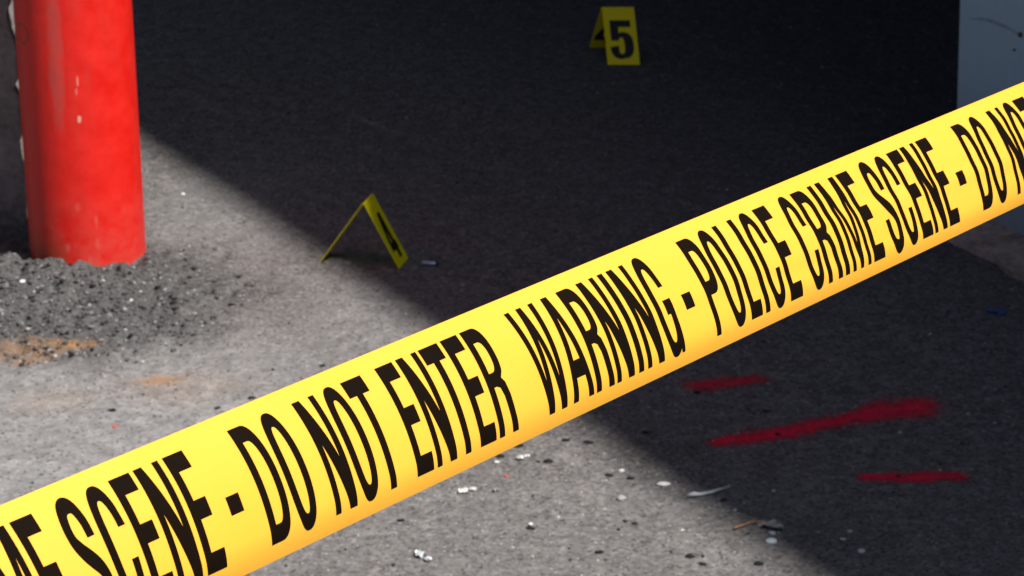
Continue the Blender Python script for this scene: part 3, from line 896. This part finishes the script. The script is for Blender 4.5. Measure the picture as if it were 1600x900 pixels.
def tube_path(name, pts, rads, mat, parent=None, seg_=8):
    """smooth tapering tube through points"""
    P = [Vector(p) for p in pts]
    bm = bmesh.new(); prev = None
    for i, p in enumerate(P):
        d = (P[min(len(P) - 1, i + 1)] - P[max(0, i - 1)]).normalized()
        a = d.cross(Vector((0, 0, 1))).normalized(); b = a.cross(d)
        cur = [bm.verts.new(p + (a * math.cos(2 * math.pi * k / seg_) + b * math.sin(2 * math.pi * k / seg_)) * rads[i]) for k in range(seg_)]
        if prev:
            for k in range(seg_):
                bm.faces.new((prev[k], prev[(k + 1) % seg_], cur[(k + 1) % seg_], cur[k]))
        else: bm.faces.new(cur[::-1])
        prev = cur
    bm.faces.new(prev)
    bmesh.ops.recalc_face_normals(bm, faces=bm.faces[:])
    return bm_obj(name, bm, mat, parent, True)
def gp(px, py, dz=0.0):
    p = at(px, py); return Vector((p.x, p.y, hz(p.x, p.y) + dz))
# pale stick
sp_ = [gp(1075, 776, .004), gp(1084, 775, .004), gp(1095, 774, .003), (gp(1110, 772, .0035)), gp(1123, 769, .004), gp(1134, 766, .005), gp(1141, 763, .006)]
o = tube_path('stick', sp_, [.0016, .0030, .0021, .0022, .0019, .0013, .0010], M_STICK)
tag(o, 'pale bleached stick with a knobby left end lying across the shadow edge', 'stick')
# twig and leaf
o = tube_path('twig', [gp(1147, 829, .003), gp(1152, 828, .004), gp(1165, 824, .004), gp(1178, 820, .005), gp(1190, 820, .004)], [.0017, .0012, .0009, .0010, .0012], M_TWIG)
tag(o, 'thin orange-brown twig joined to the grey dry leaf', 'twig')
def dry_leaf():
    c = gp(1205, 823, 0)
    a = at(1185, 818); b = at(1223, 828)
    ax = (b - a); ln = ax.length; ax.normalize(); ay = Vector((-ax.y, ax.x, 0))
    n, m_ = 18, 8; vs = []; fs = []
    for s_ in (0, 1):
        for i in range(n + 1):
            t = i / n
            hw = 0.0085 * (math.sin(math.pi * min(1, t * .85 + .12)) ** .7) * (1 + .25 * math.sin(t * 17))
            for k in range(m_ + 1):
                q_ = k / m_ * 2 - 1
                z = 0.004 + 0.006 * q_ * q_ * math.sin(t * 3.1) + 0.0025 * math.sin(t * 11 + q_ * 3) + .002 * math.sin(q_ * 9 + t * 5) - s_ * .0006
                p = ax * ((t - .5) * ln) + ay * (q_ * hw)
                vs.append((p.x, p.y, max(z * .55, .0006 * (1 - s_))))
    N2 = (n + 1) * (m_ + 1)
    for i in range(n):
        for k in range(m_):
            p = i * (m_ + 1) + k
            fs.append((p, p + m_ + 1, p + m_ + 2, p + 1)); fs.append((N2 + p, N2 + p + 1, N2 + p + m_ + 2, N2 + p + m_ + 1))
    o = mesh_obj('dry_leaf', vs, fs, M_LEAF, None, True); o.location = c
    tag(o, 'shrivelled grey-brown leaf at the end of the thin twig', 'leaf')
dry_leaf()
# cartridge case beside marker 4
ca, cb = gp(659, 413, .0042), gp(684, 415, .0042)
ax = cb - ca
case = empty('cartridge_case', ca)
tag(case, 'small silvery-blue cartridge case lying right of evidence marker 4', 'cartridge case')
case_b = tube_path('case_body', [(0, 0, 0)] + [tuple(ax * t) for t in (.02, .5, .86, .88)], [.0024, .0030, .0030, .0030, .0026], M_CASE, case, 16)
tube_path('case_rim', [tuple(ax * t) for t in (.885, .93, .935, 1.0)], [.0025, .0025, .0033, .0033], simple('case_rim_dark', (.05, .05, .055), .5, .2, 90), case, 16)
# blue scrap in the shade at right
def shard(px, py, lx, ly, mat, name, label, cat, rz=0, seed=1, hgt=.004, group=None):
    rnd = random.Random(seed); c = gp(px, py, 0)
    n, m_ = 7, 4; top = []; bot = []
    for i in range(n + 1):
        for k in range(m_ + 1):
            x = (i / n - .5) * lx * (1 + .25 * (rnd.random() - .5)); y = (k / m_ - .5) * ly * (1 + .3 * (rnd.random() - .5))
            z = .0008 + hgt * (rnd.random() * .6 + .4 * abs(math.sin(i * 1.3 + k)))
            top.append((x, y, z)); bot.append((x, y, z - .0007))
    fs = []
    N3 = len(top)
    for i in range(n):
        for k in range(m_):
            p = i * (m_ + 1) + k
            fs.append((p, p + m_ + 1, p + m_ + 2, p + 1)); fs.append((N3 + p, N3 + p + 1, N3 + p + m_ + 2, N3 + p + m_ + 1))
    o = mesh_obj(name, top + bot, fs, mat); o.location = c; o.rotation_euler = (0, 0, rz)
    tag(o, label, cat, group); return o
shard(1557, 490, .026, .010, M_BLUE, 'plastic_scrap', 'dark blue plastic scrap in the shade near the right border', 'plastic scrap', -.5, 3)
shard(657, 864, .013, .012, M_FOIL, 'foil_scrap', 'crumpled silvery foil scrap near the bottom edge in sunlight', 'foil scrap', -.8, 4, .007)
shard(669, 871, .007, .008, M_FOIL, 'foil_scrap', 'smaller foil piece at the right end of the crumpled one', 'foil scrap', .4, 14, .005)
CG = 'white chips on the sunlit asphalt'
shard(724, 765, .011, .011, M_WHITE, 'chip', 'larger white chip of a touching pair below the tape', 'chip', .1, 5, .004, CG)
shard(739, 764, .008, .006, M_WHITE, 'chip', 'smaller white chip of a touching pair below the tape', 'chip', .1, 6, .003, CG)
shard(813, 717, .008, .010, M_WHITE, 'chip', 'bright white chip right of a black crumb close under the tape', 'chip', .3, 7, .004, CG)
shard(823, 714, .006, .005, M_WHITE, 'chip', 'thin white chip at the upper right of a brighter one', 'chip', .5, 8, .003, CG)
shard(775, 766, .006, .006, M_GREYST, 'chip', 'small grey chip right of the pair of white chips', 'chip', .5, 9, .003, CG)
stone(791, 745, 7, 6, M_REDB, 'tiny red plastic chip on the sunlit asphalt below the tape', 'plastic chip', 'plastic_chip', seed=91)
stone(179, 664, 7, 6, M_REDB, 'tiny reddish chip on the pale dusty asphalt at left', 'plastic chip', 'plastic_chip', seed=92)

# loose gravel that nobody could count
def gravel(name, n, fn, smin, smax, mats, label, seed):
    rnd = random.Random(seed)
    base = []
    for k in range(6):
        bm = bmesh.new(); bmesh.ops.create_icosphere(bm, subdivisions=1, radius=0.5)
        vs_ = []
        for v in bm.verts:
            v.co *= 1 + rnd.uniform(-.28, .28); vs_.append(v.co.copy())
        base.append((np.array([tuple(v) for v in vs_]), [[v.index for v in f.verts] for f in bm.faces])); bm.free()
    P = []
    while len(P) < n:
        p = fn(rnd)
        if p: P.append(p)
    P = np.array(P); Zs = height(P[:, 0], P[:, 1])
    V = []; Fc = []; mi = []; o_ = 0
    for (x, y), z in zip(P, Zs):
        s = smin + (smax - smin) * rnd.random() ** 3
        b, f = base[rnd.randrange(6)]
        th = rnd.uniform(0, 6.28); c_, s_ = math.cos(th), math.sin(th)
        fl = rnd.uniform(.45, .85)
        q_ = b * s
        V.append(np.stack([x + q_[:, 0] * c_ - q_[:, 1] * s_, y + q_[:, 0] * s_ + q_[:, 1] * c_, z + q_[:, 2] * fl + s * .12], -1))
        m_ = rnd.choices(range(len(mats)), [w for _, w in mats])[0]
        for t in f: Fc.append([i + o_ for i in t]); mi.append(m_)
        o_ += len(b)
    V = np.concatenate(V)
    me_ = bpy.data.meshes.new(name); me_.from_pydata(V.tolist(), [], Fc)
    for m_, _ in mats: me_.materials.append(m_)
    me_.polygons.foreach_set('material_index', mi); me_.update()
    o = bpy.data.objects.new(name, me_); C.objects.link(o)
    tag(o, label, 'gravel', kind='stuff'); return o
M_AGG = simple('asphalt_lump', (0.088, 0.086, 0.085), 0.85, 0.4, 300, bump=.6)
M_AGG2 = simple('pale_aggregate', (0.20, 0.195, 0.19), 0.8, 0.3, 300, bump=.6)
def in_heap(r):
    x = r.gauss(cx - 0.02, 0.15); y = r.gauss(cy - 0.17, 0.13)
    if (x - cx) ** 2 + (y - cy) ** 2 < (BR + .002) ** 2: return None
    if crumb_mask(np.array([x]), np.array([y]))[0] < r.random() * .9: return None
    return (x, y)
gravel('gravel', 3600, in_heap, .0015, .0095, [(M_AGG, 9), (M_AGG2, 1.3), (M_GREYST, .35), (M_TAR, 1.5), (M_WHITE, .03)],
       'broken asphalt crumbs heaped round the foot of the red bollard', 5)
def in_view(r):
    px = r.uniform(-10, 1610); py = r.uniform(-10, 910)
    p = at(px, py); return (p.x, p.y)
gravel('gravel', 2600, in_view, .0012, .0052, [(M_AGG, 3), (M_AGG2, 3), (M_GREYST, 1.2), (M_TAR, 2.6), (M_WHITE, .1), (M_BLUEW, .15)],
       'fine grit scattered over the asphalt', 6)
